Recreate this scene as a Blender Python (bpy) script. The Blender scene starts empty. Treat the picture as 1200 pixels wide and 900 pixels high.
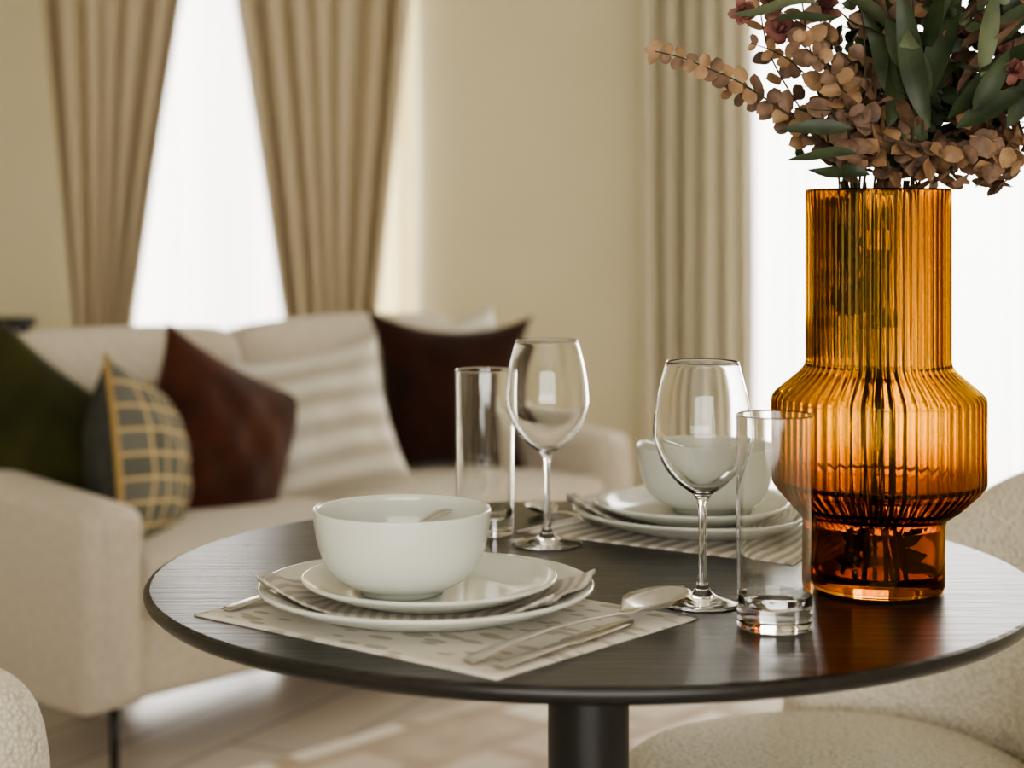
import bpy, bmesh, math, random
from mathutils import Vector, Matrix, Euler
random.seed(7)
D2R=math.pi/180
sc=bpy.context.scene
sc.view_settings.look='AgX - Medium High Contrast'
sc.view_settings.exposure=.22
F=2020.0; CZ=1.11; HY=260.0
def unp(px,py,z):
    d=F*(CZ-z)/(py-HY)
    return ((px-600)/F*d, d)

# ---------------- materials ----------------
def newmat(name):
    m=bpy.data.materials.new(name); m.use_nodes=True
    nt=m.node_tree; nt.nodes.clear()
    out=nt.nodes.new('ShaderNodeOutputMaterial')
    return m,nt,out
def N(nt,t,**kw):
    n=nt.nodes.new(t)
    for k,v in kw.items():
        if k in n.inputs: n.inputs[k].default_value=v
        else: setattr(n,k,v)
    return n
def C(c): return (c[0],c[1],c[2],1)
def pbr(name,col,rough=.5,metal=0,noise=None,bump=None,spec=.5,sheen=0,coat=0,col2=None,coord='Object',stretch=(1,1,1)):
    m,nt,out=newmat(name)
    b=N(nt,'ShaderNodeBsdfPrincipled'); nt.links.new(b.outputs[0],out.inputs[0])
    b.inputs['Base Color'].default_value=C(col); b.inputs['Roughness'].default_value=rough
    b.inputs['Metallic'].default_value=metal; b.inputs['Specular IOR Level'].default_value=spec
    b.inputs['Sheen Weight'].default_value=sheen; b.inputs['Coat Weight'].default_value=coat
    tc=N(nt,'ShaderNodeTexCoord'); mp=N(nt,'ShaderNodeMapping'); mp.inputs['Scale'].default_value=stretch
    nt.links.new(tc.outputs[coord],mp.inputs[0])
    if noise:
        t=N(nt,'ShaderNodeTexNoise',Scale=noise,Detail=6.0); nt.links.new(mp.outputs[0],t.inputs['Vector'])
        r=N(nt,'ShaderNodeValToRGB'); r.color_ramp.elements[0].position=.35; r.color_ramp.elements[1].position=.65
        c2=col2 or tuple(x*.8 for x in col)
        r.color_ramp.elements[0].color=C(c2); r.color_ramp.elements[1].color=C(col)
        nt.links.new(t.outputs['Fac'],r.inputs[0]); nt.links.new(r.outputs[0],b.inputs['Base Color'])
    if bump:
        t=N(nt,'ShaderNodeTexNoise',Scale=bump[0],Detail=4.0); nt.links.new(mp.outputs[0],t.inputs['Vector'])
        bp=N(nt,'ShaderNodeBump',Strength=bump[1],Distance=bump[2]); nt.links.new(t.outputs['Fac'],bp.inputs['Height'])
        nt.links.new(bp.outputs[0],b.inputs['Normal'])
    return m
def glassmat(name,col,rough=0.0,ior=1.5):
    m,nt,out=newmat(name)
    g=N(nt,'ShaderNodeBsdfGlass',Color=C(col),Roughness=rough,IOR=ior); nt.links.new(g.outputs[0],out.inputs[0]); return m
def ambermat():
    m,nt,out=newmat('amber_glass')
    g=N(nt,'ShaderNodeBsdfGlass',Roughness=0.0,IOR=1.48); nt.links.new(g.outputs[0],out.inputs[0])
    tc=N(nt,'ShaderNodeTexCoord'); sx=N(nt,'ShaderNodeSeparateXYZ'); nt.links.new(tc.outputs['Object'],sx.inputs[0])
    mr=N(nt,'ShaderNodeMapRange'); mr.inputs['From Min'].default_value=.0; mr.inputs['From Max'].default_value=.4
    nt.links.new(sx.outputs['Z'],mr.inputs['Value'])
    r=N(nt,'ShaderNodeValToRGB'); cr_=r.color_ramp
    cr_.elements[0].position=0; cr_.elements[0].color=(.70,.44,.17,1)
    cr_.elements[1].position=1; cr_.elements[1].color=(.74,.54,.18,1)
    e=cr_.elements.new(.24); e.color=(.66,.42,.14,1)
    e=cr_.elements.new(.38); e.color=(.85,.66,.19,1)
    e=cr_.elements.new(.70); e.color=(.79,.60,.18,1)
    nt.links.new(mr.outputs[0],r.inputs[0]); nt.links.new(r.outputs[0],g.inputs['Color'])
    return m
def fabric_trans(name,col,trans,transp=0,col2=None):
    m,nt,out=newmat(name)
    d=N(nt,'ShaderNodeBsdfDiffuse',Color=C(col)); t=N(nt,'ShaderNodeBsdfTranslucent',Color=C(col2 or col))
    mx=N(nt,'ShaderNodeMixShader'); mx.inputs[0].default_value=trans
    nt.links.new(d.outputs[0],mx.inputs[1]); nt.links.new(t.outputs[0],mx.inputs[2])
    last=mx
    if transp:
        tr=N(nt,'ShaderNodeBsdfTransparent'); m2=N(nt,'ShaderNodeMixShader'); m2.inputs[0].default_value=transp
        nt.links.new(mx.outputs[0],m2.inputs[1]); nt.links.new(tr.outputs[0],m2.inputs[2]); last=m2
    nt.links.new(last.outputs[0],out.inputs[0]); return m

M={}
M['wall']=pbr('wall_paint',(.69,.635,.46),.8,noise=2,col2=(.67,.615,.44))
M['ceil']=pbr('ceiling_paint',(.8,.78,.70),.9,noise=2)
M['trim']=pbr('trim_paint',(.75,.73,.68),.5,noise=3,col2=(.72,.7,.65))
M['sofa']=pbr('sofa_fabric',(.64,.58,.50),.95,noise=60,col2=(.56,.505,.43),bump=(350,.3,.002),sheen=.3,spec=.2)
M['curtain']=fabric_trans('curtain_fabric',(.54,.47,.355),.04,0,(.55,.47,.34))
M['curtain2']=fabric_trans('curtain_fabric_grey',(.57,.525,.41),.06)
M['glow_strip']=fabric_trans('glow_strip_fabric',(.90,.80,.52),.8,.10,(.97,.84,.46))  # golden window glow put into the cloth colour
M['sheer']=fabric_trans('sheer_fabric',(.92,.93,.95),.5,.13)
M['black']=pbr('black_metal',(.012,.012,.013),.35,noise=30,col2=(.01,.01,.01))
M['blackwood']=pbr('black_matte_wood',(.015,.014,.013),.85,noise=30,col2=(.01,.01,.01),spec=.1)
M['brownv']=pbr('brown_velvet',(.080,.024,.012),.9,noise=9,col2=(.042,.013,.008),sheen=.22,spec=.2,bump=(300,.2,.001))
M['darkbrown']=pbr('dark_brown_velvet',(.042,.014,.009),.9,noise=9,col2=(.025,.009,.007),sheen=.15,spec=.2,bump=(300,.2,.001))
M['greenv']=pbr('green_velvet',(.050,.050,.014),.9,noise=6,col2=(.025,.027,.009),sheen=.15,spec=.2,bump=(300,.2,.001))
M['charcoal']=pbr('charcoal_fabric',(.06,.062,.055),.95,noise=40,col2=(.04,.042,.037),bump=(400,.4,.001))
M['ceramic']=pbr('white_ceramic',(.74,.77,.72),.13,noise=3,col2=(.73,.76,.71),coat=.3)
M['steel']=pbr('brushed_steel',(.62,.60,.57),.2,metal=1,noise=40,col2=(.55,.53,.5))
M['glass']=glassmat('clear_glass',(.995,.998,.995))
M['amber']=ambermat()
M['leg']=pbr('dark_leg',(.03,.02,.015),.4,noise=20)
M['stem']=pbr('flower_stem',(.06,.05,.022),.7,noise=30)
M['leafg']=pbr('green_leaf',(.045,.068,.028),.5,noise=25,col2=(.016,.028,.013))
M['leafl']=pbr('sage_leaf',(.13,.155,.09),.55,noise=25,col2=(.06,.08,.04))
M['leaft']=pbr('tan_leaf',(.38,.24,.13),.6,noise=45,col2=(.20,.115,.06))
M['leafb']=pbr('brown_leaf',(.25,.155,.105),.65,noise=45,col2=(.09,.055,.038))
M['petal']=pbr('dusty_pink_petal',(.32,.14,.12),.7,noise=60,col2=(.15,.06,.05))

def m_table():
    m,nt,out=newmat('black_oak')
    b=N(nt,'ShaderNodeBsdfPrincipled'); nt.links.new(b.outputs[0],out.inputs[0])
    tc=N(nt,'ShaderNodeTexCoord'); mp=N(nt,'ShaderNodeMapping'); mp.inputs['Scale'].default_value=(4,60,6); mp.inputs['Rotation'].default_value=(0,0,-.5)
    nt.links.new(tc.outputs['Object'],mp.inputs[0])
    t=N(nt,'ShaderNodeTexNoise',Scale=1.6,Detail=8.0,Distortion=1.2); nt.links.new(mp.outputs[0],t.inputs['Vector'])
    r=N(nt,'ShaderNodeValToRGB'); r.color_ramp.elements[0].position=.45; r.color_ramp.elements[1].position=.60
    r.color_ramp.elements[0].color=(.006,.0055,.005,1); r.color_ramp.elements[1].color=(.040,.035,.031,1)
    nt.links.new(t.outputs['Fac'],r.inputs[0]); nt.links.new(r.outputs[0],b.inputs['Base Color'])
    bp=N(nt,'ShaderNodeBump',Strength=.7,Distance=.0014); nt.links.new(t.outputs['Fac'],bp.inputs['Height']); nt.links.new(bp.outputs[0],b.inputs['Normal'])
    b.inputs['Roughness'].default_value=.31; b.inputs['Specular IOR Level'].default_value=.4
    return m
M['table']=m_table()
M['edge']=pbr('black_lacquer_edge',(.013,.012,.012),.32,noise=25,col2=(.010,.009,.009))
def m_boucle():
    m,nt,out=newmat('boucle_fabric')
    b=N(nt,'ShaderNodeBsdfPrincipled'); nt.links.new(b.outputs[0],out.inputs[0])
    tc=N(nt,'ShaderNodeTexCoord')
    v=N(nt,'ShaderNodeTexVoronoi',Scale=170.0); nz=N(nt,'ShaderNodeTexNoise',Scale=90.0,Detail=3.0)
    nt.links.new(tc.outputs['Object'],v.inputs['Vector']); nt.links.new(tc.outputs['Object'],nz.inputs['Vector'])
    r=N(nt,'ShaderNodeValToRGB'); r.color_ramp.elements[0].color=(.95,.91,.80,1); r.color_ramp.elements[1].color=(.74,.68,.55,1)
    r.color_ramp.elements[0].position=.2; r.color_ramp.elements[1].position=.8
    nt.links.new(v.outputs['Distance'],r.inputs[0]); nt.links.new(r.outputs[0],b.inputs['Base Color'])
    bp=N(nt,'ShaderNodeBump',Strength=.8,Distance=.004); bp.invert=True
    nt.links.new(v.outputs['Distance'],bp.inputs['Height'])
    bp2=N(nt,'ShaderNodeBump',Strength=.5,Distance=.004); nt.links.new(nz.outputs['Fac'],bp2.inputs['Height'])
    nt.links.new(bp.outputs[0],bp2.inputs['Normal']); nt.links.new(bp2.outputs[0],b.inputs['Normal'])
    b.inputs['Roughness'].default_value=.95; b.inputs['Specular IOR Level'].default_value=.1
    return m
M['boucle']=m_boucle()
def m_floor():
    m,nt,out=newmat('floor_planks')
    b=N(nt,'ShaderNodeBsdfPrincipled'); nt.links.new(b.outputs[0],out.inputs[0])
    tc=N(nt,'ShaderNodeTexCoord'); mp=N(nt,'ShaderNodeMapping'); mp.inputs['Rotation'].default_value=(0,0,-1.1)
    nt.links.new(tc.outputs['Object'],mp.inputs[0])
    br=N(nt,'ShaderNodeTexBrick',Scale=1.0); br.inputs['Brick Width'].default_value=1.2; br.inputs['Row Height'].default_value=.2; br.inputs['Mortar Size'].default_value=.004
    br.inputs['Color1'].default_value=(.60,.54,.50,1); br.inputs['Color2'].default_value=(.70,.64,.59,1); br.inputs['Mortar'].default_value=(.25,.21,.18,1)
    nt.links.new(mp.outputs[0],br.inputs['Vector'])
    nt.links.new(br.outputs['Color'],b.inputs['Base Color']); b.inputs['Roughness'].default_value=.16
    return m
M['floor']=m_floor()
def m_rug():
    m,nt,out=newmat('rug_wool')
    b=N(nt,'ShaderNodeBsdfPrincipled'); nt.links.new(b.outputs[0],out.inputs[0])
    tc=N(nt,'ShaderNodeTexCoord')
    br=N(nt,'ShaderNodeTexBrick',Scale=1.0); br.inputs['Brick Width'].default_value=.36; br.inputs['Row Height'].default_value=.18; br.inputs['Mortar Size'].default_value=.03
    br.inputs['Color1'].default_value=(.97,.94,.88,1); br.inputs['Color2'].default_value=(.60,.51,.43,1); br.inputs['Mortar'].default_value=(.55,.46,.38,1)
    nz=N(nt,'ShaderNodeTexNoise',Scale=9.0,Detail=5.0)
    nt.links.new(tc.outputs['Object'],br.inputs['Vector']); nt.links.new(tc.outputs['Object'],nz.inputs['Vector'])
    mx=N(nt,'ShaderNodeMixRGB'); mx.blend_type='OVERLAY'; mx.inputs[0].default_value=.4
    nt.links.new(br.outputs['Color'],mx.inputs[1]); nt.links.new(nz.outputs['Fac'],mx.inputs[2]); nt.links.new(mx.outputs[0],b.inputs['Base Color'])
    b.inputs['Roughness'].default_value=.95
    return m
M['rug']=m_rug()
def m_check():
    m,nt,out=newmat('check_fabric')
    b=N(nt,'ShaderNodeBsdfPrincipled'); nt.links.new(b.outputs[0],out.inputs[0])
    tc=N(nt,'ShaderNodeTexCoord'); 
    br=N(nt,'ShaderNodeTexBrick',Scale=1.0); br.offset=0; br.inputs['Brick Width'].default_value=.125; br.inputs['Row Height'].default_value=.125; br.inputs['Mortar Size'].default_value=.009; br.inputs['Mortar Smooth'].default_value=.1
    br.inputs['Color1'].default_value=(.12,.122,.105,1); br.inputs['Color2'].default_value=(.17,.17,.15,1); br.inputs['Mortar'].default_value=(.60,.46,.24,1)
    nt.links.new(tc.outputs['UV'],br.inputs['Vector']); nt.links.new(br.outputs['Color'],b.inputs['Base Color']); b.inputs['Roughness'].default_value=.95
    return m
M['check']=m_check()
def m_stripe(name,c1,c2,scale,rough=.5,rot=0,dist=0,p=(.4,.6),sheen=0,coord='UV',bump=0):
    m,nt,out=newmat(name)
    b=N(nt,'ShaderNodeBsdfPrincipled'); nt.links.new(b.outputs[0],out.inputs[0])
    tc=N(nt,'ShaderNodeTexCoord'); mp=N(nt,'ShaderNodeMapping'); mp.inputs['Rotation'].default_value=(0,0,rot)
    nt.links.new(tc.outputs[coord],mp.inputs[0])
    w=N(nt,'ShaderNodeTexWave',Scale=scale,Distortion=dist); w.inputs['Detail'].default_value=1; nt.links.new(mp.outputs[0],w.inputs['Vector'])
    r=N(nt,'ShaderNodeValToRGB'); r.color_ramp.elements[0].position=p[0]; r.color_ramp.elements[1].position=p[1]
    r.color_ramp.elements[0].color=C(c1); r.color_ramp.elements[1].color=C(c2)
    nt.links.new(w.outputs['Fac'],r.inputs[0]); nt.links.new(r.outputs[0],b.inputs['Base Color'])
    b.inputs['Roughness'].default_value=rough; b.inputs['Sheen Weight'].default_value=sheen
    return m
M['satin']=m_stripe('striped_satin',(.74,.72,.66),(.50,.47,.41),1.7,.34,rot=math.pi/2,p=(.3,.7),dist=.8)
M['napkin']=m_stripe('napkin_linen',(.66,.62,.56),(.48,.44,.39),7,.8)
M['mat_stripe']=m_stripe('placemat_striped',(.76,.73,.67),(.43,.39,.34),5.0,.85,p=(.35,.65),dist=1.0)
def m_leafprint():
    m,nt,out=newmat('placemat_leaf_print')
    b=N(nt,'ShaderNodeBsdfPrincipled'); nt.links.new(b.outputs[0],out.inputs[0])
    tc=N(nt,'ShaderNodeTexCoord'); mp=N(nt,'ShaderNodeMapping'); mp.inputs['Scale'].default_value=(11,20,1); mp.inputs['Rotation'].default_value=(0,0,.75)
    nt.links.new(tc.outputs['UV'],mp.inputs[0])
    v=N(nt,'ShaderNodeTexVoronoi',Scale=1.0); v.inputs['Randomness'].default_value=.75; nt.links.new(mp.outputs[0],v.inputs['Vector'])
    r=N(nt,'ShaderNodeValToRGB'); r.color_ramp.elements[0].position=.38; r.color_ramp.elements[1].position=.44
    r.color_ramp.elements[0].color=(.50,.46,.40,1); r.color_ramp.elements[1].color=(.74,.71,.64,1)
    nt.links.new(v.outputs['Distance'],r.inputs[0]); nt.links.new(r.outputs[0],b.inputs['Base Color']); b.inputs['Roughness'].default_value=.9
    w=N(nt,'ShaderNodeTexNoise',Scale=700.0); nt.links.new(tc.outputs['Object'],w.inputs['Vector'])
    bp=N(nt,'ShaderNodeBump',Strength=.5,Distance=.001); nt.links.new(w.outputs['Fac'],bp.inputs['Height']); nt.links.new(bp.outputs[0],b.inputs['Normal'])
    return m
M['mat_leaf']=m_leafprint()

# ---------------- geometry helpers ----------------
def link(o,parent=None):
    sc.collection.objects.link(o)
    if parent: o.parent=parent
    return o
def empty(name,loc=(0,0,0),rz=0):
    e=bpy.data.objects.new(name,None); e.location=loc; e.rotation_euler=(0,0,rz); e.empty_display_size=.1
    return link(e)
def mesh(name,verts,faces,mats,smooth=True,parent=None,uvs=None,mi=None,fixn=True):
    me=bpy.data.meshes.new(name); me.from_pydata([tuple(v) for v in verts],[],faces)
    if not isinstance(mats,(list,tuple)): mats=[mats]
    for m in mats: me.materials.append(m)
    if mi: 
        for p,i in zip(me.polygons,mi): p.material_index=i
    if uvs:
        ul=me.uv_layers.new(name='UVMap')
        for l in me.loops: ul.data[l.index].uv=uvs[l.vertex_index]
    if fixn:
        bm=bmesh.new(); bm.from_mesh(me); bmesh.ops.recalc_face_normals(bm,faces=bm.faces); bm.to_mesh(me); bm.free()
    for p in me.polygons: p.use_smooth=smooth
    return link(bpy.data.objects.new(name,me),parent)
def box(name,lo,hi,mat,parent=None,bev=0,seg=3,sub=0):
    bm=bmesh.new(); bmesh.ops.create_cube(bm,size=1)
    for v in bm.verts:
        v.co=Vector([(lo[i]+hi[i])/2+v.co[i]*(hi[i]-lo[i]) for i in range(3)])
    if bev: bmesh.ops.bevel(bm,geom=bm.edges[:],offset=bev,segments=seg,affect='EDGES',profile=.5)
    me=bpy.data.meshes.new(name); bm.to_mesh(me); bm.free(); me.materials.append(mat)
    for p in me.polygons: p.use_smooth=bool(bev)
    return link(bpy.data.objects.new(name,me),parent)
def cr(pts,n=5):
    out=[]
    P=[pts[0]]+list(pts)+[pts[-1]]
    for i in range(1,len(P)-2):
        p0,p1,p2,p3=P[i-1],P[i],P[i+1],P[i+2]
        for k in range(n):
            t=k/n
            out.append(tuple(.5*((2*p1[j])+(-p0[j]+p2[j])*t+(2*p0[j]-5*p1[j]+4*p2[j]-p3[j])*t*t+(-p0[j]+3*p1[j]-3*p2[j]+p3[j])*t**3) for j in range(len(p1))))
    out.append(tuple(pts[-1])); return out
def support(p,e=.0006,mx=.02):
    out=[p[0]]
    for a,b in zip(p,p[1:]):
        d=math.hypot(b[0]-a[0],b[1]-a[1])
        ts=[]
        if d>3*e: 
            ts=[e/d]
            n=max(1,int(d/mx))
            ts+=[k/n for k in range(1,n)]
            ts+=[1-e/d]
        for t in ts: out.append((a[0]+(b[0]-a[0])*t,a[1]+(b[1]-a[1])*t))
        out.append(b)
    return out
def lathe(name,prof,mat,seg=64,parent=None,loc=(0,0,0),rfun=None,smooth=True):
    vs=[];fs=[];n=len(prof);idx=[]
    for k,(r,z) in enumerate(prof):
        if r<1e-6: idx.append([len(vs)]*seg); vs.append((0,0,z))
        else:
            row=[]
            for s in range(seg):
                a=2*math.pi*s/seg; rr=rfun(r,z,a,k) if rfun else r
                row.append(len(vs)); vs.append((rr*math.cos(a),rr*math.sin(a),z))
            idx.append(row)
    for k in range(n-1):
        for s in range(seg):
            s2=(s+1)%seg
            q=[idx[k][s],idx[k][s2],idx[k+1][s2],idx[k+1][s]]
            u=[]
            for i in q:
                if i not in u: u.append(i)
            if len(u)>2: fs.append(u)
    o=mesh(name,vs,fs,mat,smooth,parent); o.location=loc; return o
def tube(vs,fs,mi,pts,r0,r1,mat,seg=6):
    n=len(pts); base=len(vs)
    for i,p in enumerate(pts):
        p=Vector(p); d=(Vector(pts[min(i+1,n-1)])-Vector(pts[max(i-1,0)])).normalized()
        a=d.cross(Vector((.3,.2,1)) if abs(d.z)<.95 else Vector((1,0,0))).normalized(); b=d.cross(a)
        r=r0+(r1-r0)*i/(n-1)
        for s in range(seg):
            t=2*math.pi*s/seg; vs.append(p+a*math.cos(t)*r+b*math.sin(t)*r)
    for i in range(n-1):
        for s in range(seg):
            s2=(s+1)%seg
            fs.append([base+i*seg+s,base+i*seg+s2,base+(i+1)*seg+s2,base+(i+1)*seg+s]); mi.append(mat)
    fs.append([base+s for s in range(seg)][::-1]); mi.append(mat)
    fs.append([base+(n-1)*seg+s for s in range(seg)]); mi.append(mat)

# ---------------- room ----------------
X0,X1,Y0,Y1,H=-2.9,3.0,-2.6,6.0,2.75
WT=.2
box('floor',(X0-WT,Y0-WT,-.1),(X1+WT,Y1+WT,0),M['floor'])
box('ceiling',(X0-WT,Y0-WT,H),(X1+WT,Y1+WT,H+.1),M['ceil'])
box('wall_left',(X0-WT,Y0,0),(X0,Y1,H),M['wall'])
box('wall_right',(X1,Y0,0),(X1+WT,Y1,H),M['wall'])
def wall_open(name,y0,y1,openings,z0,z1):
    e=empty(name); x=X0
    xs=sorted(openings)
    for i,(a,b) in enumerate(xs):
        box('wall_panel_%d'%i,(x,y0,0),(a,y1,H),M['wall'],e)
        box('wall_sill_%d'%i,(a,y0,0),(b,y1,z0),M['wall'],e)
        box('wall_lintel_%d'%i,(a,y0,z1),(b,y1,H),M['wall'],e)
        x=b
    box('wall_panel_end',(x,y0,0),(X1,y1,H),M['wall'],e)
wall_open('wall_back',Y1,Y1+WT,[(-1.48,-.37),(.66,2.55)],.12,2.45)
wall_open('wall_front',Y0-WT,Y0,[(-1.9,2.1)],.3,2.4)
def window(name,a,b,y,z0,z1,mull=1):
    e=empty(name); t=.045
    fr=M['trim']
    box('frame_left',(a,y,z0),(a+t,y+.06,z1),fr,e,.004); box('frame_right',(b-t,y,z0),(b,y+.06,z1),fr,e,.004)
    box('frame_bottom',(a,y,z0),(b,y+.06,z0+t),fr,e,.004); box('frame_top',(a,y,z1-t),(b,y+.06,z1),fr,e,.004)
    for i in range(mull):
        x=a+(b-a)*(i+1)/(mull+1); box('mullion_%d'%i,(x-.03,y,z0),(x+.03,y+.06,z1),fr,e,.004)
window('window_1',-1.48,-.37,Y1+.1,.12,2.45,1)
window('window_2',.66,2.55,Y1+.1,.12,2.45,2)
window('window_3',-1.9,2.1,Y0-.15,.3,2.4,2)
box('baseboard_back',(X0,Y1-.015,0),(X1,Y1,.1),M['trim'],None,.004)
box('baseboard_left',(X0,Y0,0),(X0+.015,Y1-.015,.1),M['trim'],None,.004)
box('baseboard_right',(X1-.015,Y0,0),(X1,Y1-.015,.1),M['trim'],None,.004)

# ---------------- curtains ----------------
def curtain(name,lf,rf,y,z0,z1,folds,amp,mat,nx=160,nz=40,parent=None,seed=0,uneven=.25):
    rnd=random.Random(seed); ph=[rnd.uniform(0,6.28) for _ in range(4)]
    vs=[];fs=[]
    for j in range(nz+1):
        z=z0+(z1-z0)*j/nz; a,b=lf(z),rf(z)
        for i in range(nx+1):
            t=i/nx; tt=t+uneven*.06*math.sin(2*math.pi*2*t+ph[0])+.012*math.sin(z*2+ph[1]+t*9)
            w=math.sin(2*math.pi*folds*tt+ph[2])
            w=math.copysign(abs(w)**.8,w)
            yy=y+amp*w*(1+.3*math.sin(7*t+ph[3]))
            xx=a+(b-a)*t+.15*(b-a)/folds*math.cos(2*math.pi*folds*tt+ph[2])
            vs.append((xx,yy,z))
    for j in range(nz):
        for i in range(nx):
            k=j*(nx+1)+i; fs.append([k,k+1,k+nx+2,k+nx+1])
    return mesh(name,vs,fs,mat,True,parent)
def interp(tab):
    def f(z):
        if z<=tab[0][0]: return tab[0][1]
        for (a,b),(c,d) in zip(tab,tab[1:]):
            if z<=c:
                t=(z-a)/(c-a)
                return b+(d-b)*t
        return tab[-1][1]
    return f
yc=5.82; S=F/yc
px=lambda p:(p-600)/S
z_top=CZ+260/S
curtain('curtain',interp([(0,px(100)),(.55,px(98)),(.76,px(90)),(z_top,px(52)),(2.6,px(40))]),
        interp([(0,px(190)),(.55,px(158)),(.76,px(158)),(1.3,px(187)),(z_top,px(218)),(2.6,px(250))]),yc,.03,2.6,6,.055,M['curtain'],seed=1)
curtain('curtain.001',interp([(0,px(300)),(.55,px(332)),(.8,px(328)),(1.3,px(300)),(z_top,px(270)),(2.6,px(240))]),
        interp([(0,px(450)),(.55,px(438)),(.8,px(442)),(z_top,px(478)),(2.6,px(500))]),yc,.03,2.6,7,.055,M['curtain'],seed=2)
curtain('curtain_glow_strip',lambda z:px(425),lambda z:px(490),yc+.092,.03,2.6,3,.008,M['glow_strip'],nx=40,seed=6)  # added strip, imitates warm backlight glow beside the curtain's outer edge
curtain('curtain.002',lambda z:px(752),lambda z:px(888),yc,.03,2.6,6,.06,M['curtain2'],seed=3)
curtain('sheer_curtain',lambda z:px(120),lambda z:px(484),yc+.140,.03,2.6,11,.020,M['sheer'],seed=4,uneven=1)
curtain('sheer_curtain.001',lambda z:px(868),lambda z:px(1290),yc+.140,.03,2.6,13,.024,M['sheer'],seed=5,uneven=1)
for i,(a,b) in enumerate([(-1.85,-.1),(.3,2.8)]):
    e=empty('curtain_rod' if i==0 else 'curtain_rod.001')
    vs,fs,mi=[],[],[]; tube(vs,fs,mi,[(a,yc,2.63),(b,yc,2.63)],.014,.014,0,16)
    mesh('rod',vs,fs,M['black'],True,e)
    for k,x in enumerate((a+.05,b-.05)): box('rod_bracket_%d'%k,(x-.01,yc,2.615),(x+.01,Y1,2.645),M['black'],e)

# ---------------- sofa ----------------
ang=48*D2R; P0=(-.80,3.32)
sofa=empty('sofa',(P0[0],P0[1],0),ang)
def SL(s,t,z):
    return (P0[0]+math.cos(ang)*s-math.sin(ang)*t, P0[1]+math.sin(ang)*s+math.cos(ang)*t, z)
def puff(name,lo,hi,mat,parent,pf=.02,bev=.05,tilt=0):
    bm=bmesh.new(); bmesh.ops.create_cube(bm,size=2)
    bmesh.ops.subdivide_edges(bm,edges=bm.edges[:],cuts=13,use_grid_fill=True)
    c=[(lo[i]+hi[i])/2 for i in range(3)]; h=[(hi[i]-lo[i])/2 for i in range(3)]
    for v in bm.verts:
        n=v.co.copy()
        p=Vector([h[i]*math.copysign(1-(1-abs(n[i]))**1.7,n[i]) for i in range(3)])
        q=Vector([max(-(h[i]-bev),min(h[i]-bev,p[i])) for i in range(3)])
        d=p-q
        if d.length>1e-7: p=q+d.normalized()*bev
        for i in range(3):
            o=[j for j in range(3) if j!=i]
            p[i]+=math.copysign(pf,n[i])*abs(n[i])**3*(1-(p[o[0]]/h[o[0]])**2)*(1-(p[o[1]]/h[o[1]])**2)
        v.co=p
    me=bpy.data.meshes.new(name); bm.to_mesh(me); bm.free(); me.materials.append(mat)
    for p in me.polygons: p.use_smooth=True
    o=link(bpy.data.objects.new(name,me),parent); o.location=c; o.rotation_euler=(tilt,0,0); return o
L=1.70
puff('base',(.06,.04,.15),(L-.06,.80,.33),M['sofa'],sofa,.0,.02)
def arm(name,x0,x1,outer):
    vs=[];fs=[];ny=24
    sec=[]
    w=x1-x0
    for k in range(17):
        a=math.pi*k/16; sec.append((w/2-math.cos(a)*w/2, math.sin(a)))
    for j in range(ny+1):
        t=j/ny; y=.0+.82*t; top=.508+.05*min(1,t*1.2)
        e=1-min(1,t/.06); sh=.03*(1-math.sqrt(max(0,1-e*e)))
        ring=[(x0+sh,y,.15+sh)]+[(x0+min(max(s[0],sh),w-sh),y,top+s[1]*.045-sh*1.5) for s in sec]+[(x1-sh,y,.15+sh)]
        vs+=ring
    m=len(sec)+2
    for j in range(ny):
        for i in range(m):
            i2=(i+1)%m; fs.append([j*m+i,j*m+i2,(j+1)*m+i2,(j+1)*m+i])
    fs.append(list(range(m))); fs.append([ny*m+i for i in range(m)])
    o=mesh(name,vs,fs,M['sofa'],True,sofa)
    md=o.modifiers.new('ws','WEIGHTED_NORMAL'); return o
arm('arm_1',.0,.13,-1); arm('arm_2',L-.13,L,1)
puff('seat_cushion_1',(.13,-.0,.31),(L/2,.62,.45),M['sofa'],sofa,.018,.035)
puff('seat_cushion_2',(L/2,-.0,.31),(L-.13,.62,.45),M['sofa'],sofa,.018,.035)
puff('backrest',(.04,.70,.15),(L-.04,.86,.80),M['sofa'],sofa,.01,.05,-.06)
puff('back_cushion_1',(.05,.55,.42),(L/2,.76,.84),M['sofa'],sofa,.02,.07,-.16)
puff('back_cushion_2',(L/2,.55,.42),(L-.05,.76,.84),M['sofa'],sofa,.02,.07,-.16)
k=0
for s in (.09,L-.09):
    for t in (.07,.76):
        k+=1; lathe('leg_%d'%k,[(0,0),(.009,0),(.011,.16),(0,.16)],M['black'],16,sofa,(s,t,0))

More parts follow.
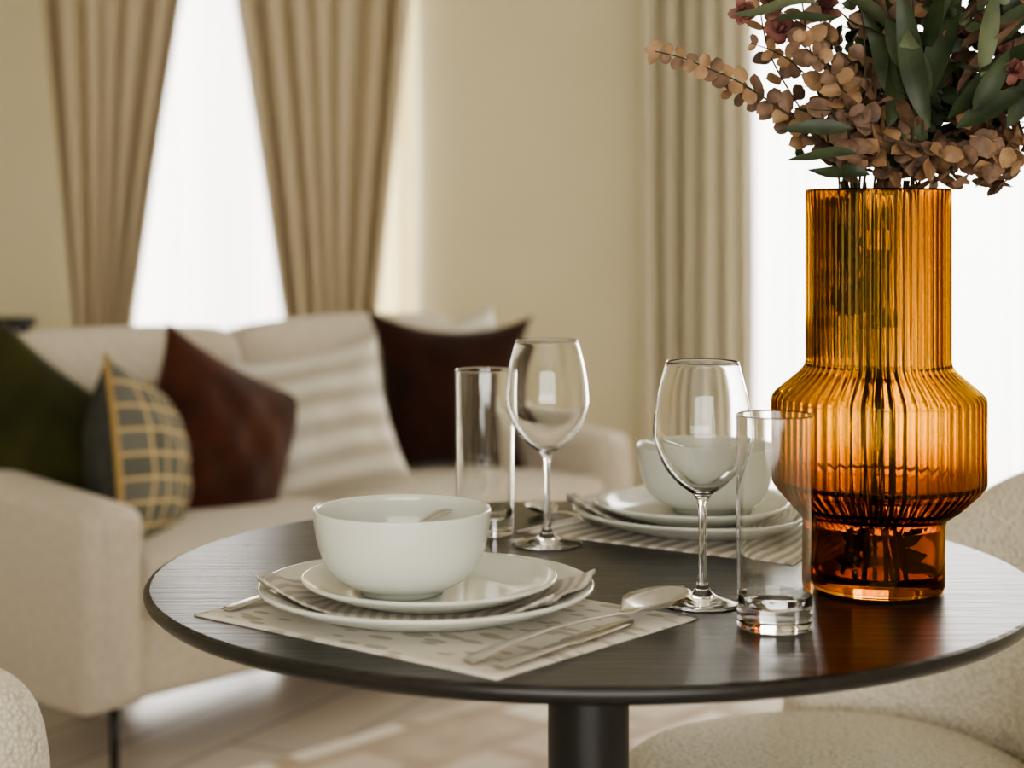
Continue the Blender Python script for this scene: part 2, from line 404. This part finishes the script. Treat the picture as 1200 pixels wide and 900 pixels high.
# ---------------- cushions ----------------
def cushion(name,pos,size,thick,yaw,tilt,roll,mats,n=28,fringe=None,ear=.13):
    vs=[];uvs=[];fs=[];mi=[]
    h=size/2
    for side in (0,1):
        for j in range(n+1):
            for i in range(n+1):
                u=-1+2*i/n; v=-1+2*j/n
                x=h*u*(1-ear*(1-v*v)**1.0*abs(u)); z=h*v*(1-ear*(1-u*u)*abs(v))
                th=thick/2*((1-u**2)**.55*(1-v**2)**.55)
                wr=.007*math.sin(9*u+3*v)*math.cos(7*v-2*u)*(1-u*u)*(1-v*v)
                vs.append(Vector((x,(-th if side==0 else th)+wr,z))); uvs.append((u*.5+.5,v*.5+.5))
    off=(n+1)**2
    for side in (0,1):
        for j in range(n):
            for i in range(n):
                k=side*off+j*(n+1)+i; fs.append([k,k+1,k+n+2,k+n+1]); mi.append(side if len(mats)>1 else 0)
    R=Matrix.Rotation(yaw*D2R,4,'Z')@Matrix.Rotation(-tilt*D2R,4,'X')@Matrix.Rotation(roll*D2R,4,'Y')
    if fringe:
        loop=[]
        for i in range(n): loop.append(vs[i].copy())
        for j in range(n): loop.append(vs[j*(n+1)+n].copy())
        for i in range(n,0,-1): loop.append(vs[n*(n+1)+i].copy())
        for j in range(n,0,-1): loop.append(vs[j*(n+1)].copy())
        loop.append(loop[0].copy())
        v2,f2,m2=[],[],[]; tube(v2,f2,m2,loop,.006,.006,2,6)
        b=len(vs); vs+=v2; uvs+=[(0,0)]*len(v2); fs+=[[q+b for q in f] for f in f2]; mi+=[2]*len(f2)
    me=bpy.data.meshes.new(name); me.from_pydata([tuple(v) for v in vs],[],fs)
    for m in mats: me.materials.append(m)
    for p,i in zip(me.polygons,mi): p.material_index=i; p.use_smooth=True
    ul=me.uv_layers.new(name='UVMap')
    for l in me.loops: ul.data[l.index].uv=uvs[l.vertex_index]
    bm=bmesh.new(); bm.from_mesh(me); bmesh.ops.remove_doubles(bm,verts=bm.verts,dist=1e-5); bmesh.ops.recalc_face_normals(bm,faces=bm.faces); bm.to_mesh(me); bm.free()
    o=link(bpy.data.objects.new(name,me)); o.matrix_world=Matrix.Translation(pos)@R; return o
M['cord']=pbr('gold_cord',(.50,.34,.13),.7,noise=200,col2=(.3,.19,.06))
cushion('throw_cushion',SL(.16,.47,.575),.48,.15,28,14,36,[M['greenv']])
cushion('throw_cushion.001',SL(.29,.27,.590),.41,.21,90,8,13,[M['check'],M['charcoal'],M['cord']],fringe=True)
cushion('throw_cushion.002',SL(.57,.35,.595),.44,.18,48,14,28,[M['brownv']])
cushion('throw_cushion.003',SL(.89,.36,.605),.41,.18,20,18,-10,[M['satin']])
cushion('throw_cushion.004',SL(1.35,.36,.645),.46,.17,14,12,3,[M['darkbrown']],ear=.24)
cushion('throw_cushion.005',SL(1.49,.47,.655),.38,.11,30,12,-14,[M['satin']])

# ---------------- rug, console ----------------
rug=box('rug',(.25,-1.6,0.001),(2.5,-.10,.013),M['rug'],None,.004); rug.location=(P0[0],P0[1],0); rug.rotation_euler=(0,0,ang)
ct=empty('console_table',(-1.86,5.2,0))
box('top',(-.38,-.16,.785),(.38,.16,.815),M['blackwood'],ct,.004)
for i,(a,b) in enumerate([(-.35,-.13),(.35,-.13),(-.35,.13),(.35,.13)]): box('leg_%d'%i,(a-.015,b-.015,0),(a+.015,b+.015,.785),M['blackwood'],ct,.003)

# ---------------- dining table ----------------
TC=(.079,1.78); TZ=.75; R=.45
tb=empty('dining_table',(TC[0],TC[1],0))
prof=[(0,TZ),(R-.006,TZ),(R-.002,TZ-.0015)]
lathe('tabletop',support(prof,.001,.1),M['table'],160,tb)
prof=[(R-.002,TZ-.0015),(R,TZ-.005),(R-.001,TZ-.010),(R-.006,TZ-.015),(R-.05,TZ-.026),(R-.12,TZ-.030),(0,TZ-.030)]
lathe('tabletop_underside',prof,M['edge'],160,tb)
lathe('column',[(0,.02),(.042,.02),(.042,TZ-.03),(0,TZ-.03)],M['black'],48,tb).modifiers.new('e','EDGE_SPLIT')
lathe('mounting_plate',[(0,TZ-.045),(.105,TZ-.045),(.11,TZ-.04),(.11,TZ-.029),(0,TZ-.029)],M['black'],48,tb)
lathe('foot',cr([(0,.0),(.25,.0),(.255,.008),(.2,.016),(.06,.026),(.042,.05),(0,.05)],3),M['black'],64,tb)

# ---------------- tableware ----------------
MZ=TZ+.0032
def placemat(name,A,B,Cc,mat,th=.0025,rep=True):
    A,B,Cc=Vector(A),Vector(B),Vector(Cc); Dd=A+Cc-B
    n=30;vs=[];uv=[];fs=[]
    for side in (0,1):
        for j in range(n+1):
            for i in range(n+1):
                u=i/n;v=j/n
                p=A+(B-A)*u+(Cc-B)*v
                z=TZ+.0002 if side==0 else TZ+th+.0005*math.sin(u*11+v*5)*math.sin(v*9)
                if side==1 and (i in(0,n) or j in (0,n)): z=TZ+th*.6
                vs.append((p.x,p.y,z)); uv.append((u,v))
    off=(n+1)**2
    for side in (0,1):
        for j in range(n):
            for i in range(n):
                k=side*off+j*(n+1)+i; fs.append([k,k+1,k+n+2,k+n+1])
    bl=[i for i in range(n)]+[j*(n+1)+n for j in range(n)]+[n*(n+1)+i for i in range(n,0,-1)]+[j*(n+1) for j in range(n,0,-1)]
    for a,b in zip(bl,bl[1:]+bl[:1]): fs.append([a,b,b+off,a+off])
    return mesh(name,vs,fs,mat,True,None,uv)
placemat('placemat',(-.291,1.575),(-.012,1.352),(.168,1.560),M['mat_leaf'])
placemat('placemat.001',(.005,2.00),(.30,1.80),(.44,1.98),M['mat_stripe'])

dinner=[(0,.002),(.088,.002),(.090,0),(.094,0),(.098,.003),(.125,.009),(.152,.020),(.1550,.0225),(.1545,.0245),(.152,.0245),(.125,.0135),(.105,.008),(.09,.0065),(0,.0065)]
def scaleprof(p,k,kz=1): return [(r*k,z*kz) for r,z in p]
bowlp=[(0,.003),(.033,.003),(.034,0),(.038,0),(.040,.004)]+cr([(.040,.004),(.058,.013),(.072,.030),(.079,.052),(.0815,.076)],4)[1:]+[(.0813,.0775),(.0795,.0775)]+cr([(.0785,.076),(.076,.052),(.069,.032),(.055,.0165),(.035,.008),(0,.0065)],4)
def setting(cx,cy,bx,by,sx,sy,suffix,scal=0):
    lathe('dinner_plate'+suffix,dinner,M['ceramic'],96,None,(cx,cy,MZ))
    lathe('side_plate'+suffix,scaleprof(dinner,.76,.85),M['ceramic'],96,None,(sx,sy,MZ+.0105))
    rf=None
    if scal: rf=lambda r,z,a,k: r*(1+.006*math.sin(a*9)*max(0,(z-.04)/.04)) 
    lathe('soup_bowl'+suffix,bowlp,M['ceramic'],96,None,(bx,by,MZ+.0165),rf)
PC=(-.079,1.590); PB=(.226,2.02)
setting(PC[0],PC[1],-.101,1.585,-.076,1.590,'')
setting(PB[0],PB[1],.228,2.03,.214,2.02,'.001',1)

def napkin(name,cx,cy,pc,length,width,rot,mat):
    n=40;m=14;vs=[];uv=[];fs=[];ca,sa=math.cos(rot),math.sin(rot)
    for lay in (0,1):
        for j in range(m+1):
            for i in range(n+1):
                u=i/n-.5; v=j/m-.5
                lx=u*length+.012*math.sin(v*5); ly=v*width*(1+.25*math.cos(u*4))
                x=cx+ca*lx-sa*ly; y=cy+sa*lx+ca*ly
                r=math.hypot(x-pc[0],y-pc[1])
                z=MZ+.0075+max(0,r-.10)*.36+lay*.0025+(max(0,r-.12))*(.12+.12*math.sin(v*16+u*6))
                vs.append((x,y,z)); uv.append((u*1.0+.5,v+.5))
    off=(n+1)*(m+1)
    for lay in (0,1):
        for j in range(m):
            for i in range(n):
                k=lay*off+j*(n+1)+i; fs.append([k,k+1,k+n+2,k+n+1])
    bl=[i for i in range(n)]+[j*(n+1)+n for j in range(m)]+[m*(n+1)+i for i in range(n,0,-1)]+[j*(n+1) for j in range(m,0,-1)]
    for a,b in zip(bl,bl[1:]+bl[:1]): fs.append([a,b,b+off,a+off])
    return mesh(name,vs,fs,mat,True,None,uv)
napkin('napkin',-.078,1.582,PC,.275,.13,-.22,M['napkin'])
napkin('napkin.001',.215,2.02,PB,.27,.12,-.22,M['napkin'])

def cutlery(name,kind,p0,p1,z,tiltend=0.0,bw=.0225):
    p0=Vector((p0[0],p0[1],z));p1=Vector((p1[0],p1[1],z+tiltend)); Lc=(p1-p0).length
    vs=[];fs=[];n=60;m=8
    def hw(t):
        return .0095*(1-.62*min(1,t/.55))*(1 if t>.02 else .75)
    def strip(ws,zs,xo=lambda t:0):
        b=len(vs)
        for lay in (0,1):
            for i,t in enumerate(ws['t']):
                for j in range(m+1):
                    s=-1+2*j/m; w=ws['w'](t)
                    zz=zs(t,s)
                    th=.0011*(1-s*s*.9)
                    vs.append((xo(t)+s*w, t*Lc, zz+(th if lay else -th)+.0015))
        nt=len(ws['t']); off=nt*(m+1)
        for lay in (0,1):
            for i in range(nt-1):
                for j in range(m):
                    k=b+lay*off+i*(m+1)+j; fs.append([k,k+1,k+m+2,k+m+1])
        bl=[j for j in range(m)]+[i*(m+1)+m for i in range(nt-1)]+[(nt-1)*(m+1)+j for j in range(m,0,-1)]+[i*(m+1) for i in range(nt-1,0,-1)]
        for a,c in zip(bl,bl[1:]+bl[:1]): fs.append([b+a,b+c,b+c+off,b+a+off])
    arch=lambda t: .006*math.sin(min(1,t/.7)*math.pi)
    if kind=='spoon':
        def w(t):
            if t<.68: return hw(t)
            q=(t-.68)/.32
            return max(.0012,.0036+(bw-.0036)*math.sin(min(1,q/.55)*math.pi/2)**1.3 if q<.55 else bw*math.sqrt(max(0,1-((q-.55)/.45)**2)))
        def zf(t,s):
            q=max(0,(t-.70)/.30); return arch(t)+.005*math.sin(math.pi*q)*(-1+ s*s)*2*(1 if q>0 else 0)+.002*q+ .006*min(1,q*4)
        strip({'t':[i/n for i in range(n+1)],'w':w},zf)
    elif kind=='knife':
        def w(t):
            if t<.5: return .0085*(1-.3*t)
            q=(t-.5)/.5; return max(.001,.010*math.sqrt(max(0,1-max(0,(q-.6)/.4)**2)))
        strip({'t':[i/n for i in range(n+1)],'w':w},lambda t,s:.001)
    else:
        def w(t):
            if t<.66: return hw(t)
            return .0036+(.0125-.0036)*math.sin(min(1,(t-.66)/.14)*math.pi/2)
        strip({'t':[.8*i/n for i in range(n+1)],'w':w},lambda t,s:arch(t))
        for q in range(4):
            xo=-.0105+.007*q
            strip({'t':[.79+.21*i/12 for i in range(13)],'w':lambda t:.0020*(1-.5*(t-.79)/.21)},lambda t,s:arch(t)+.004*math.sin((t-.79)/.21*3.1),lambda t,xo=xo:xo)
    o=mesh(name,vs,fs,M['steel'],True)
    d=(p1-p0).normalized(); q=d.to_track_quat('Y','Z')
    o.matrix_world=Matrix.Translation(p0)@q.to_matrix().to_4x4(); return o
zc=MZ+.0006
cutlery('spoon','spoon',unp(548,777,zc),unp(800,712,zc),zc,.010,.027)
cutlery('table_knife','knife',unp(585,784,zc),unp(742,730,zc),zc)
cutlery('fork','fork',(-.262,1.578),(-.10,1.765),zc)
cutlery('spoon.001','spoon',unp(702,618,zc),unp(624,596,zc),zc)
def spoon_in_bowl(name,bx,by,h0,tip):
    z0=MZ+.0165
    p0=Vector((bx+h0[0],by+h0[1],z0+h0[2])); p1=Vector((bx+tip[0],by+tip[1],z0+tip[2]))
    o=cutlery(name,'spoon',(0,0),(0,(p1-p0).length),0)
    q=(p1-p0).normalized().to_track_quat('Y','Z'); o.matrix_world=Matrix.Translation(p0)@q.to_matrix().to_4x4()
spoon_in_bowl('soup_spoon',-.101,1.585,(.040,.050,.066),(-.030,-.035,.020))
spoon_in_bowl('soup_spoon.001',.228,2.03,(-.082,-.02,.085),(.04,.02,.022))

# ---------------- glasses ----------------
wine=[(0,0),(.037,0),(.0395,.0008),(.0395,.0018)]+cr([(.037,.0028),(.025,.0045),(.012,.0085),(.0055,.018),(.0038,.04),(.0036,.07),(.0042,.092),(.009,.1025),(.022,.112),(.036,.1285),(.0450,.152),(.0462,.168),(.0420,.198),(.0345,.2275)],6)+[(.0342,.2282),(.0336,.2275)]+cr([(.0334,.2265),(.0408,.198),(.0449,.168),(.0437,.152),(.0346,.1298),(.0205,.1138),(.008,.1062),(0,.1045)],6)
def wine_glass(name,x,y): return lathe(name,wine,M['glass'],96,None,(x,y,TZ+.0002))
tum=[(0,.0005),(.031,.0),(.0325,.001),(.0332,.004),(.0345,.1880),(.0342,.1893),(.0334,.1893),(.0330,.1880),(.0316,.030),(.0295,.022),(.022,.019),(0,.018)]
tum=support(tum,.0004,.01)
def tumbler(name,x,y): return lathe(name,tum,M['glass'],128,None,(x,y,TZ+.0002))
x,y=unp(641,638,TZ); wine_glass('wine_glass',x,y)
x,y=unp(823,707,TZ); wine_glass('wine_glass.001',x,y)
x,y=unp(568,625,TZ); tumbler('highball_glass',x,y)
x,y=unp(908,735,TZ); tumbler('highball_glass.001',x,y)

# ---------------- vase ----------------
VX,VY=(1029-600)/F*1.69,1.69
outp=[(0,.0),(.058,.0),(.0625,.002),(.0640,.006),(.0640,.064),(.066,.070),(.080,.080),(.098,.097),(.1035,.104),(.1040,.108),(.1040,.184),(.1035,.188),(.100,.193),(.076,.213),(.0715,.219),(.0705,.224),(.0705,.388),(.070,.391)]
inp=[(.068,.392),(.0665,.390),(.0665,.226),(.067,.221),(.072,.215),(.096,.192),(.0995,.186),(.0998,.108),(.094,.100),(.078,.085),(.061,.075),(.0590,.070),(.0585,.02),(.054,.014),(0,.013)]
op=support(outp,.0008,.012); ip=support(inp,.0008,.012); NO=len(op); NR=60
def ribf(r,z,a,k):
    if k>=NO: return r
    if z<.066:  f=0.0
    elif z>.386: f=.3
    else: f=min(1,(z-.066)/.02)
    return r-f*.0018*(1-abs(math.cos(a*NR/2))**.9)
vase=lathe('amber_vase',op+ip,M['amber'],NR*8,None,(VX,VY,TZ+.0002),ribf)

# ---------------- bouquet ----------------
vs,fs,mi=[],[],[]
bm_mats=[M['stem'],M['leafg'],M['leafl'],M['leaft'],M['leafb'],M['petal']]
rnd=random.Random(11)
def leaf(p,d,nrm,Ln,W,mat,curl=.15,shape='blade',seg=7):
    p=Vector(p);d=Vector(d).normalized();nrm=Vector(nrm); side=d.cross(nrm)
    if side.length<1e-4: side=d.cross(Vector((1,.3,.2)))
    side.normalize(); up=side.cross(d).normalized()
    b=len(vs); cup=.25 if shape=='blade' else rnd.uniform(-.1,.55); wv=rnd.uniform(-.08,.08); sw=rnd.uniform(-.12,.12)
    for i in range(seg+1):
        t=i/seg
        w=W/2*(math.sin(math.pi*min(1,t**.8*.99+.005))**.9 if shape=='blade' else math.sqrt(max(0,1-(2*t-1)**2))*1.0)
        c=p+d*Ln*t-up*curl*Ln*t*t+up*wv*Ln*math.sin(t*7)+(side*sw*Ln*t*t if shape=='blade' else Vector())
        for s in (-1,-.5,0,.5,1): vs.append(c+side*w*s+up*s*s*w*cup)
    for i in range(seg):
        for j in range(4):
            k=b+i*5+j; fs.append([k,k+1,k+6,k+5]); mi.append(mat)
def W3(px_,py_,dy=0):
    d=VY+dy; return Vector(((px_-600)/F*d,d,CZ-(py_-HY)/F*d))
def sprig(path,r0,r1): 
    pts=cr([tuple(p) for p in path],5); tube(vs,fs,mi,pts,r0,r1,0,5); return [Vector(p) for p in pts]
def roundpairs(pts,start,size0,size1,mats,step=1,drop=.1):
    n=len(pts)
    for i in range(start,n,step):
        t=(i-start)/max(1,n-start); p=pts[i]; d=(pts[min(i+1,n-1)]-pts[i-1]).normalized()
        sz=size0+(size1-size0)*t
        for sgn in (-1,1):
            if rnd.random()<drop: continue
            side=d.cross(Vector((0,-1,.1))).normalized()*sgn
            ld=(side+d*.7+Vector((0,rnd.uniform(-.7,.7),rnd.uniform(-.3,.3)))).normalized()
            leaf(p,ld,Vector((rnd.uniform(-.8,.8),-1,rnd.uniform(-.4,1.0))),sz*rnd.uniform(.8,1.2),sz*rnd.uniform(.7,.9),rnd.choice(mats),rnd.uniform(-.1,.35),'round',6)
mouth=lambda k=0:Vector((VX+rnd.uniform(-.04,.04),VY+rnd.uniform(-.04,.04),TZ+.385))
inside=Vector((VX-.01,VY,TZ+.30))
pts=sprig([inside,W3(1000,205),W3(960,160,-.02),W3(915,128,-.03),W3(870,98,-.04),W3(835,82,-.04),W3(800,68,-.04),W3(768,60,-.04)],.0014,.0006)
roundpairs(pts,8,.023,.012,[3,3,4],2,.0)
leaf(pts[-1],pts[-1]-pts[-2],Vector((0,-1,0)),.011,.008,3,.1,'round',6)
pts=sprig([inside,W3(985,195,.02),W3(940,130,.02),W3(905,70,.03),W3(893,25,.03),W3(885,-40,.03)],.0014,.0007)
roundpairs(pts,9,.022,.014,[3,4,4],2)
pts=sprig([inside,W3(1000,190,-.04),W3(975,130,-.05),W3(950,60,-.05),W3(940,0,-.05),W3(935,-60,-.05)],.0014,.0007)
roundpairs(pts,8,.026,.016,[4,3,4],2)
pts=sprig([inside,W3(985,190,.0),W3(935,155,-.01),W3(890,120,-.02),W3(852,104,-.02)],.0013,.0006)
roundpairs(pts,9,.020,.011,[3,4],2)
pts=sprig([inside,W3(995,180,.01),W3(960,110,.0),W3(925,70,-.01),W3(880,50,-.02)],.0013,.0006)
roundpairs(pts,9,.018,.010,[3,4],2)
for k in range(24):
    a=rnd.uniform(0,2*math.pi); rr=rnd.uniform(.05,.2); hz=rnd.uniform(.12,.36)
    end=Vector((VX+.05+math.cos(a)*rr,VY+math.sin(a)*rr,TZ+.39+hz)); b=mouth()
    mid=b.lerp(end,.5)+Vector((-math.cos(a)*.02,-math.sin(a)*.02,.03))
    pts=sprig([Vector((VX+(b.x-VX)*.4,VY+(b.y-VY)*.4,TZ+.2)),b,mid,end],.0015,.0007)
    roundpairs(pts,6,.022,.014,rnd.choice([[3,4],[4,4,3],[1,2],[1,1,2],[3,4,4]]))
def clump(c,rad,n,mats,sz):
    for i in range(n):
        d=Vector((rnd.gauss(0,1),rnd.gauss(0,1),rnd.gauss(0,1))).normalized()
        p=c+Vector((d.x*rad[0],d.y*rad[1],d.z*rad[2]))*rnd.uniform(.5,1)
        t=Vector((rnd.uniform(-1,1),rnd.uniform(-1,1),rnd.uniform(-1,1)))
        leaf(p,t,d+t*.2,sz*rnd.uniform(.7,1.2),sz*rnd.uniform(.7,1),rnd.choice(mats),rnd.uniform(0,.5),'round',5)
clump(W3(1000,160,-.04),(.040,.035,.035),55,[3,4,4],.022)
clump(W3(1000,105,-.03),(.030,.035,.030),35,[4,4,3],.020)
clump(W3(1065,190,-.04),(.040,.03,.022),45,[4,4,3],.022)
clump(W3(1150,180,-.03),(.055,.04,.035),85,[4,3,4],.023)
clump(W3(1215,125,-.02),(.055,.04,.05),100,[4,3,4],.023)
clump(W3(1100,120,.02),(.07,.05,.05),80,[4,1,1],.024)
clump(W3(1060,50,.05),(.09,.06,.06),90,[4,1,1],.024)
clump(W3(1180,20,.05),(.09,.06,.06),110,[4,1,4,5],.024)
clump(Vector((VX+.05,VY+.09,TZ+.45)),(.12,.05,.06),90,[4,3,1],.028)
clump(Vector((VX+.08,VY,TZ+.68)),(.15,.12,.08),160,[4,3,1,2],.028)
def blossom(c,r,mat=5):
    ax=Vector((rnd.uniform(-.6,.6),-1,rnd.uniform(-.2,.8))).normalized()
    u=ax.cross(Vector((0,0,1))).normalized(); v=ax.cross(u)
    for ring,(n,el) in enumerate([(5,.1),(6,.6),(4,1.1)]):
        for i in range(n):
            a=2*math.pi*i/n+ring*.5+rnd.uniform(-.2,.2); e=el+rnd.uniform(-.2,.2)
            d=(u*math.cos(a)+v*math.sin(a))*math.cos(e)+ax*math.sin(e)
            leaf(c,d,ax,r*rnd.uniform(.8,1.2),r*.7,mat,-.2,'round',5)
for (a,b,dd,r) in [(872,14,-.02,.015),(918,36,-.03,.017),(905,-5,0,.018),(1165,60,-.03,.016),(965,10,.0,.017),(1098,40,-.04,.015),(1190,85,-.07,.014)]: blossom(W3(a,b,dd),r)
def gl(x0,y0,x1,y1,w,mat,dy=-.08,curl=.12,nr=(0,-1,.4)):
    a=W3(x0,y0,dy); b=W3(x1,y1,dy+.01); leaf(a,b-a,Vector((rnd.uniform(-.9,.9),-1,rnd.uniform(-.2,.9))),(b-a).length*1.05,w,mat,rnd.uniform(.05,.3),'blade',10)
for g in [(1090,150,1035,-20,.024,1),(1060,130,1010,10,.020,1),(1110,140,1210,20,.024,1),(1085,120,1120,-30,.026,1),(1120,150,1215,95,.022,1),
          (1000,150,915,145,.015,1),(1005,180,925,175,.013,1),(960,5,860,-2,.014,2),(1150,90,1165,-20,.020,2),(1040,150,1060,60,.022,1),(985,20,905,18,.012,1),
          (1180,150,1235,60,.022,1),(1020,205,950,195,.014,1),(1070,90,1035,20,.022,1),(1140,130,1190,60,.020,1),(1150,60,1220,-10,.022,1),(1090,110,1050,30,.022,2)]:
    gl(*g[:4],g[4],g[5],dy=rnd.uniform(-.11,-.05))
for k in range(50):
    a=rnd.uniform(0,6.28); b=Vector((VX+.04+math.cos(a)*.05,VY+math.sin(a)*.05,TZ+.42+rnd.uniform(0,.2)))
    d=Vector((math.cos(a),math.sin(a),rnd.uniform(.3,1.6)))
    leaf(b,d,Vector((rnd.uniform(-.5,.5),rnd.uniform(-.5,.5),1)),rnd.uniform(.07,.12),.016,rnd.choice([1,1,2,4]),.25,'blade',8)
# stems inside the vase
for k in range(16):
    a=rnd.uniform(0,6.28); a2=a+rnd.uniform(2,4)
    p0=Vector((VX+math.cos(a)*rnd.uniform(.02,.05),VY+math.sin(a)*.045,TZ+.017)); p1=Vector((VX+math.cos(a2)*.035,VY+math.sin(a2)*.035,TZ+.40))
    m_=p0.lerp(p1,.45)+Vector((rnd.uniform(-.02,.02),rnd.uniform(-.02,.02),0))
    sprig([p0,m_,p1],.0024,.0018)
for k in range(40):
    z=TZ+rnd.uniform(.24,.37); a=rnd.uniform(2.2,5.2)
    p=Vector((VX+math.cos(a)*.02-.014,VY+math.sin(a)*.02,z)); leaf(p,Vector((math.cos(a),math.sin(a),rnd.uniform(-.8,.5))),Vector((0,-1,.3)),.033,.026,rnd.choice([1,4]),.1,'blade',6)
for k in range(18):
    z=TZ+rnd.uniform(.02,.06); a=rnd.uniform(0,6.28)
    p=Vector((VX+math.cos(a)*.02,VY+math.sin(a)*.02,z)); leaf(p,Vector((math.cos(a),math.sin(a),rnd.uniform(-.1,.9))),Vector((0,-1,.3)),.03,.012,1,.1,'blade',6)
mesh('flower_bouquet',vs,fs,bm_mats,True,None,None,mi,fixn=False)

# ---------------- boucle chairs ----------------
def chair(name,loc,face,ra=.30,Adeg=80,peak=.80,low=.62,endr=.07):
    e=empty(name,(loc[0],loc[1],0),face)
    vs_,fs_=[],[]; nth=72; sec=20; th=.05; A=Adeg*D2R
    for i in range(nth+1):
        q=-1+2*i/nth; a=math.pi+q*A
        endf=max(0,(abs(q)-(1-endr))/endr); sh=math.sqrt(max(0,1-endf**2))
        top=low+(peak-low)*(.5+.5*math.cos(min(1,abs(q)*1.05)*math.pi))-(1-sh)*.06; bot=.24
        hh=(top-bot)/2*(.78+.22*sh); zc_=bot+(top-bot)/2-(1-sh)*.02
        w=th*max(.05,sh)
        for k in range(sec):
            b=2*math.pi*k/sec; cx_,sz_=math.cos(b),math.sin(b)
            ex=.5; rx=math.copysign(abs(cx_)**ex,cx_)*w; rz=math.copysign(abs(sz_)**.35,sz_)*hh
            rr=ra+rx+ (zc_+rz-.45)*.06
            vs_.append((rr*math.cos(a),rr*math.sin(a)*.98,zc_+rz))
    for i in range(nth):
        for k in range(sec):
            k2=(k+1)%sec; fs_.append([i*sec+k,i*sec+k2,(i+1)*sec+k2,(i+1)*sec+k])
    fs_.append(list(range(sec))); fs_.append([nth*sec+k for k in range(sec)])
    o=mesh('backrest',vs_,fs_,M['boucle'],True,e); o.modifiers.new('s','SUBSURF').render_levels=1
    sp=cr([(0,.475),(.12,.474),(.20,.468),(.240,.450),(.252,.42),(.252,.36),(.245,.32),(.22,.30),(0,.30)],4)
    def sf(r,z,a,k): return r*(1+.05*abs(math.sin(2*a))**1.5)
    lathe('seat',sp,M['boucle'],64,e,(.03,0,0),sf)
    lathe('seat_base',[(0,.22),(.23,.22),(.25,.24),(.25,.31),(0,.31)],M['boucle'],64,e,(.02,0,0))
    k=0
    for sx in (-1,1):
        for sy in (-1,1):
            k+=1; v,f,m=[],[],[]; tube(v,f,m,[(sx*.21,sy*.21,0),(sx*.15,sy*.15,.24)],.010,.017,0,12); mesh('leg_%d'%k,v,f,M['leg'],True,e)
    return e
chair('dining_chair',(.41,2.07),200*D2R,.30,78,.805)
chair('dining_chair.001',(-.495,1.50),12*D2R,.30,105,.80,.645,.14)

# ---------------- lights ----------------
def area(name,loc,rot,sx,sy,power,col):
    l=bpy.data.lights.new(name,'AREA'); l.shape='RECTANGLE'; l.size=sx; l.size_y=sy; l.energy=power; l.color=col
    o=bpy.data.objects.new(name,l); o.location=loc; o.rotation_euler=rot; return link(o)
area('daylight_window_1',(-.92,6.75,1.35),(-90*D2R,0,0),1.9,2.8,180,(1,.95,.87))
area('daylight_window_2',(1.6,6.75,1.35),(-90*D2R,0,0),2.6,2.8,290,(1,.96,.89))
area('daylight_window_3',(.1,-3.1,1.4),(90*D2R,0,0),4,2.3,98,(1,.93,.82))
w=bpy.data.worlds.new('World'); sc.world=w; w.use_nodes=True
bg=w.node_tree.nodes['Background']; bg.inputs[0].default_value=(1,.98,.96,1); bg.inputs[1].default_value=2.0

# ---------------- camera ----------------
cd=bpy.data.cameras.new('camera'); cam=bpy.data.objects.new('camera',cd); link(cam)
cam.location=(0,0,CZ); cam.rotation_euler=(90*D2R,0,0)
cd.sensor_width=36; cd.lens=F/1200*36; cd.shift_y=-(450-HY)/1200
cd.clip_start=.05; cd.dof.use_dof=True; cd.dof.focus_distance=1.66; cd.dof.aperture_fstop=3.5
sc.camera=cam
